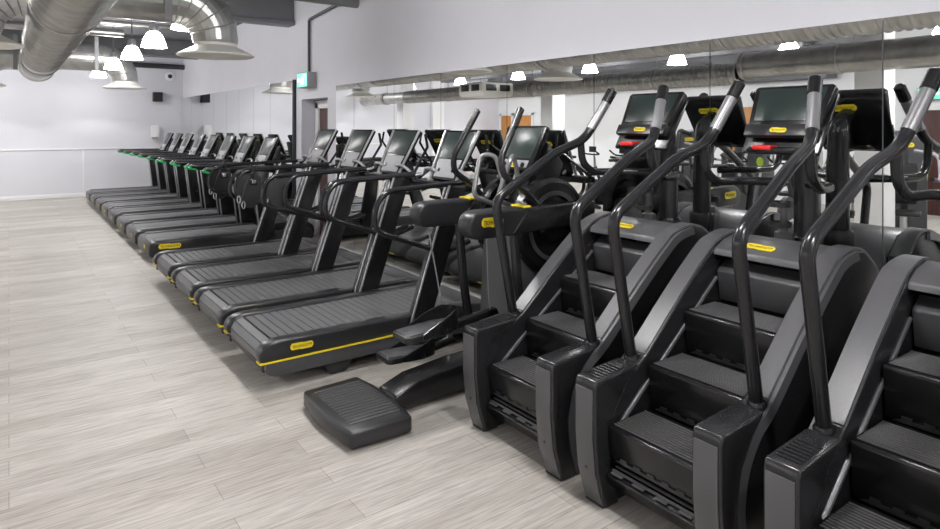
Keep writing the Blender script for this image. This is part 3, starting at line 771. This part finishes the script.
# ------------------------------------------------------------------ place the machines
t0 = slat_treadmill(-.03)
t1 = slat_treadmill(-.24)
t2 = slat_treadmill(-.21, True)
SLX = 1.28
t0.location = (SLX, 4.40, 0); t0['label'] = 'slatted treadmill beside the elliptical trainer, its yellow stripe in full view'
t3 = copy_tree(t0, (SLX, 5.34, 0), 'second slatted treadmill from the elliptical trainer, yellow badge on its side')
t2.location = (SLX, 6.27, 0); t2['label'] = 'slatted treadmill with a dark filled panel in its side rail loop'
t1.location = (SLX, 7.22, 0); t1['label'] = 'slatted treadmill next to the plain belt treadmills, black pouch on its rail'
for o in (t0, t1, t2, t3): o['group'] = 'slatted treadmills facing the mirror'
e0 = belt_treadmill()
EY = [9.05, 10.10, 11.13, 12.22, 13.17, 14.18, 15.18, 16.15]
WORDS = ['belt treadmill with a big yellow badge on its open flank, beside the slatted ones'] + [f'{NUM[i]} belt treadmill in the row, counted from the slatted treadmills' for i in range(1, 7)] + ['belt treadmill at the end of the row by the far wall']
for i, y in enumerate(EY):
    o = e0 if i == 0 else copy_tree(e0)
    o.location = (1.395, y, 0); o['label'] = WORDS[i]; o['group'] = 'belt treadmills facing the mirror'
c0 = stair_climber()
CY = [2.525, 1.655, .775]
WORDS = ['graphite stair climber beside the elliptical trainer, its lower step showing at floor level', 'graphite stair climber standing between two others, seen whole', 'graphite stair climber cut off by the picture edge']
for i, y in enumerate(CY):
    o = c0 if i == 0 else copy_tree(c0)
    o.location = (2.08, y, 0); o['label'] = WORDS[i]; o['group'] = 'stair climbers facing the mirror'
elliptical().location = (1.40, 3.33, 0)

# pouches of resistance harness hanging on the rail loops
def harness(loc, label, sd):
    t = thing('harness_pouch', label, 'harness', loc, 0, 'black harness pouches on the treadmill rails')
    t.scale = (.86, 1, .84)
    MB().prism([(.05, .04), (.0, -.04), (-.02, -.16), (.0, -.28), (.06, -.36), (.15, -.39), (.24, -.33), (.28, -.20), (.27, .0), (.20, .05)], -.032, .032, 'y', .022, seg=3).build('pouch', 'fabric', t)
    MB().tube([(.17, -.032 * sd, -.06), (.17, -.034 * sd, .06), (.17, .0, .112), (.17, .062 * sd, .128), (.17, .092 * sd, .10), (.17, .094 * sd, .04)], .020, 8, sx=1.5, sy=.35).build('strap', 'fabric', t)
    MB().tube([(.02, -.036, -.28), (.07, -.037, -.10), (.12, -.036, .02)], .016, 8, sx=1.3, sy=.4).build('side_webbing', 'grey', t)
    MB().box(.13, .215, -.050, -.036, -.09, -.01, .006).build('buckle', 'satin', t)
    MB().box(.150, .195, -.054, -.049, -.07, -.03, .002).build('buckle_plate', 'silver', t)
    for k, (x, z) in enumerate(((-.005, -.20), (.05, -.27))):
        MB().torus((x, -.046, z - .06), .030, .0065, 'y', 18, 6, sx=.6, sz=1.5).build('snap_hook', 'silver', t)
    return t
harness((SLX + .61, 7.22 + .428 + .062, 1.165), 'black pouch with snap hooks on the rail nearest the belt treadmills', -1)
harness((SLX + .62, 6.27 + .428 - .062, 1.165), 'black pouch with snap hooks between the two farther slatted treadmills', 1)

# ------------------------------------------------------------------ the other half of the gym, seen in the mirrors
for i, (y, lb) in enumerate(((3.57, 'white square column behind the stair climbers in the mirror'), (9.7, 'white square column mirrored above the elliptical trainer'), (15.83, 'white square column nearest the far wall'))):
    o = MB().box(-2.2, -1.84, y - .18, y + .18, 0, Z_C, .012).build('square_column', 'white'); tag(o, lb, 'column', 'white square columns')
t = thing('air_conditioner', 'cream ceiling air conditioner with dark louvres, seen in the mirror', 'air conditioner', (-.75, 10.36, -.06))
t.scale = (.74, .74, 1)
MB().prism([(-.55, 2.42), (-.48, 2.36), (.48, 2.36), (.55, 2.42), (.55, 2.64), (-.55, 2.64)], -.55, .55, 'y', .03).build('casing', 'cream', t)
for k in range(4):
    mt = Matrix.Rotation(k * PI / 2, 4, 'Z')
    MB().box(-.42, -.06, -.556, -.54, 2.47, 2.60, .004, mt).build('louvre', 'ink', t); MB().box(.06, .42, -.556, -.54, 2.47, 2.60, .004, mt).build('louvre', 'dark', t)
    MB().cyl((.45 * math.cos(PI / 4 + k * PI / 2), .45 * math.sin(PI / 4 + k * PI / 2), 2.63), (.45 * math.cos(PI / 4 + k * PI / 2), .45 * math.sin(PI / 4 + k * PI / 2), Z_C), .008, 6).build('hanger_rod', 'dark_steel', t)
def far_door(y0, y1, m, name, z=2.06):
    d = MB().box(X_L + .012, X_L + .05, y0, y1, 0, z, .004).build(name, m); struct(d)
    MB().box(X_L + .002, X_L + .06, y0 - .08, y0 - .003, 0, z + .08, .004).box(X_L + .002, X_L + .06, y1 + .003, y1 + .08, 0, z + .08, .004).box(X_L + .002, X_L + .06, y0 - .08, y1 + .08, z + .003, z + .08, .004).build('door_frame', 'white', d)
    MB().box(X_L + .05, X_L + .07, y0 + .06, y0 + .10, .9, 1.2, .004).build('door_handle', 'silver', d)
far_door(15.9, 16.75, 'door_oak', 'door_2'); far_door(16.95, 17.5, 'door_oak', 'door_3')
far_door(7.9, 8.75, 'door_oak', 'door_4', 2.15); far_door(4.05, 4.85, 'door_red', 'door_5', 2.0)

def bike():
    t = thing('exercise_bike', 'x', 'exercise bike')
    for x in (-.48, .48): MB().tube([(x, -.26, .045), (x, 0, .055), (x, .26, .045)], .035, 10).build('floor_bar', 'satin', t)
    MB().prism([(-.46, .05), (.46, .05), (.44, .12), (.05, .20), (-.1, .34), (-.24, .74), (-.31, .74), (-.26, .36), (-.40, .14)], -.035, .035, 'y', .012).build('main_frame', 'dark', t)
    MB().tube([(-.08, 0, .30), (.22, 0, .62), (.34, 0, .86)], .034, 10).build('front_frame', 'dark', t)
    fw = MB().lathe([(.001, -.02), (.20, -.022), (.24, -.03), (.245, 0), (.24, .03), (.20, .022), (.001, .02)], (.36, 0, .36), 'y', 32).build('flywheel', 'grey', t)
    MB().torus((.36, 0, .36), .20, .012, 'y', 32, 6).build('flywheel_band', 'silver', fw)
    MB().cyl((-.28, 0, .70), (-.31, 0, .94), .022, 10).build('seat_post', 'silver', t)
    MB().prism([(-.46, -.10), (-.40, -.13), (-.28, -.10), (-.10, -.03), (-.08, 0), (-.10, .03), (-.28, .10), (-.40, .13), (-.46, .10)], .94, 1.0, 'z', .022, seg=3).build('saddle', 'black', t)
    MB().cyl((.34, 0, .82), (.37, 0, 1.10), .024, 10).build('bar_post', 'silver', t)
    MB().tube(fillet([(.60, -.18, 1.22), (.42, -.20, 1.12), (.36, 0, 1.11), (.42, .20, 1.12), (.60, .18, 1.22)], .06), .017, 10).build('handlebar', 'tube', t)
    MB().box(.40, .43, -.09, .09, 1.16, 1.28, .008).build('display', 'satin', t)
    for s in (-1, 1):
        cr = MB().cyl((-.02, s * .07, .34), (-.02 + s * .15, s * .08, .28 + .12 * (s < 0)), .014, 8).build('crank', 'silver', t)
        MB().box(-.07 + s * .15, .03 + s * .15, *sorted((s * .09, s * .18)), .27 + .12 * (s < 0), .30 + .12 * (s < 0), .006).build('pedal', 'black', cr)
    return t
b0 = bike()
spots = [(-2.9, 9.0), (-2.9, 8.2), (-2.9, 7.4), (-2.9, 6.6), (-2.9, 5.8), (-2.9, 5.0), (-3.1, 10.6), (-3.1, 11.4), (-3.1, 12.2)]
for i, (x, y) in enumerate(spots):
    o = b0 if i == 0 else copy_tree(b0)
    o.location = (x, y, 0); o['group'] = 'exercise bikes seen in the mirror'
    o['label'] = f'{NUM[i]} black exercise bike of the mirrored front line, counted from the round column side' if i < 6 else f'{NUM[i - 6]} black exercise bike mirrored beyond the white column, counted from the column'
    o['label'] = o['label'].replace('round column', 'white column')

def weight_machine():
    t = thing('weight_machine', 'x', 'weight machine')
    MB().box(-.55, .55, -.32, -.24, 0, .07, .012).box(-.55, .55, .24, .32, 0, .07, .012).box(-.55, -.45, -.3, .3, 0, .07, .012).build('base_frame', 'dark', t)
    MB().prism([(-.55, .05), (-.30, .05), (-.30, 1.56), (-.36, 1.62), (-.50, 1.62), (-.55, 1.55)], -.26, .26, 'y', .03, seg=3).build('stack_shroud', 'grey', t)
    badge(t, (-.298, 0, 1.42), (0, 1, 0), (0, 0, 1), .22, .06)
    MB().tube(fillet([(-.40, 0, 1.50), (.05, 0, 1.62), (.12, 0, 1.10), (.10, 0, .45), (-.25, 0, .30)], .12, 6), .05, 12).build('frame_arch', 'dark', t)
    MB().box(.12, .52, -.20, .20, .46, .53, .03).build('seat_pad', 'black', t)
    MB().box(.10, .17, -.16, .16, .60, 1.18, .03).build('back_pad', 'black', t)
    MB().cyl((.30, 0, .05), (.30, 0, .46), .045, 12).build('seat_post', 'silver', t)
    for s in (-1, 1):
        a = MB().tube(fillet([(.02, s * .12, 1.35), (.06, s * .40, 1.30), (.20, s * .42, .95), (.48, s * .34, .98)], .10, 6), .026, 10).build('press_arm', 'lgrey', t)
        MB().cyl((.40, s * .36, .968), (.55, s * .325, .985), .030, 10).build('hand_grip', 'black', a)
        MB().lathe([(.001, .0), (.09, .004), (.10, .02), (.09, .03), (.001, .034)], (-.42, s * .27, 1.0), 'y', 24).build('pivot_disc', 'green_pad', t)
    return t
m0 = weight_machine()
WM = [f'{NUM[i]} grey weight machine of the mirrored main line, counted from the column by the bikes' for i in range(5)] + ['grey weight machine turned sideways before the orange door', 'grey weight machine beside the white column behind the stair climbers', 'grey weight machine standing alone, closest to the camera side of the hall', 'grey weight machine turned sideways beside the brown door', 'grey weight machine at the end of the mirrored main line, beyond the brown door']
spots = [(-4.35, 9.3, .25), (-4.2, 8.1, 0), (-4.2, 6.9, .2), (-4.3, 5.7, -.2), (-4.2, 4.4, .1), (-5.6, 7.5, PI / 2), (-3.1, 3.6, -.3), (-3.3, 2.2, .2), (-5.6, 5.0, PI / 2), (-4.6, 3.0, 0)]
for i, (x, y, r) in enumerate(spots):
    o = m0 if i == 0 else copy_tree(m0)
    o.location = (x, y, 0); o.rotation_euler = (0, 0, r); o['group'] = 'weight machines seen in the mirror'
    o['label'] = WM[i]

t = thing('dumbbell_rack', 'two-tier dark dumbbell rack along the wall across the room', 'rack', (-6.6, 10.6, 0))
for y in (-.9, .9): MB().prism([(-.25, 0), (.25, 0), (.22, .06), (-.05, .10), (-.12, .95), (-.2, .95), (-.18, .08)], y - .03, y + .03, 'y', .01).build('rack_frame', 'dark', t)
for z, x in ((.45, .02), (.85, -.08)): MB().box(x - .14, x + .16, -.95, .95, z - .02, z, .006).build('rack_shelf', 'dark_steel', t)
d0 = None
for k in range(14):
    y = 10.6 - .75 + (k % 7) * .25; z, x = ((.451, -6.58), (.851, -6.68))[k // 7]
    if d0 is None:
        d0 = thing('dumbbell', 'x', 'dumbbell')
        MB().cyl((-.10, 0, .062), (.10, 0, .062), .015, 10).build('handle', 'silver', d0)
        for s in (-1, 1): MB().cyl((s * .06, 0, .062), (s * .14, 0, .062), .062, 16).build('weight_head', 'black', d0)
        o = d0
    else: o = copy_tree(d0)
    o.location = (x, y, z); o['group'] = 'dumbbells on the rack'
    o['label'] = f'{NUM[k % 7]} black dumbbell on the {["lower", "upper"][k // 7]} tier of the rack, from the nearer end'
for x, y, r in ((-.9, 11.2, 0),):
    pass

# ------------------------------------------------------------------ camera, exposure
cam = bpy.data.cameras.new('camera'); cam.sensor_width = 36; cam.lens = 629.65 / 940 * 36
cam.shift_y = -(264.5 - 126) / 940; cam.clip_start = .02
co = bpy.data.objects.new('camera', cam); COL.objects.link(co)
co.location = (0, 0, 1.7); co.rotation_euler = (PI / 2, 0, -math.radians(36.21))
S.camera = co
wd = bpy.data.worlds.new('world'); S.world = wd; wd.use_nodes = True
wd.node_tree.nodes['Background'].inputs[0].default_value = (.5, .5, .52, 1)
wd.node_tree.nodes['Background'].inputs[1].default_value = .3
S.view_settings.view_transform = 'Standard'; S.view_settings.look = 'None'
S.view_settings.exposure = -0.16; S.view_settings.gamma = 1
S.cycles.max_bounces = 10; S.cycles.diffuse_bounces = 5; S.cycles.glossy_bounces = 6
S.cycles.sample_clamp_indirect = 4; S.cycles.blur_glossy = .3
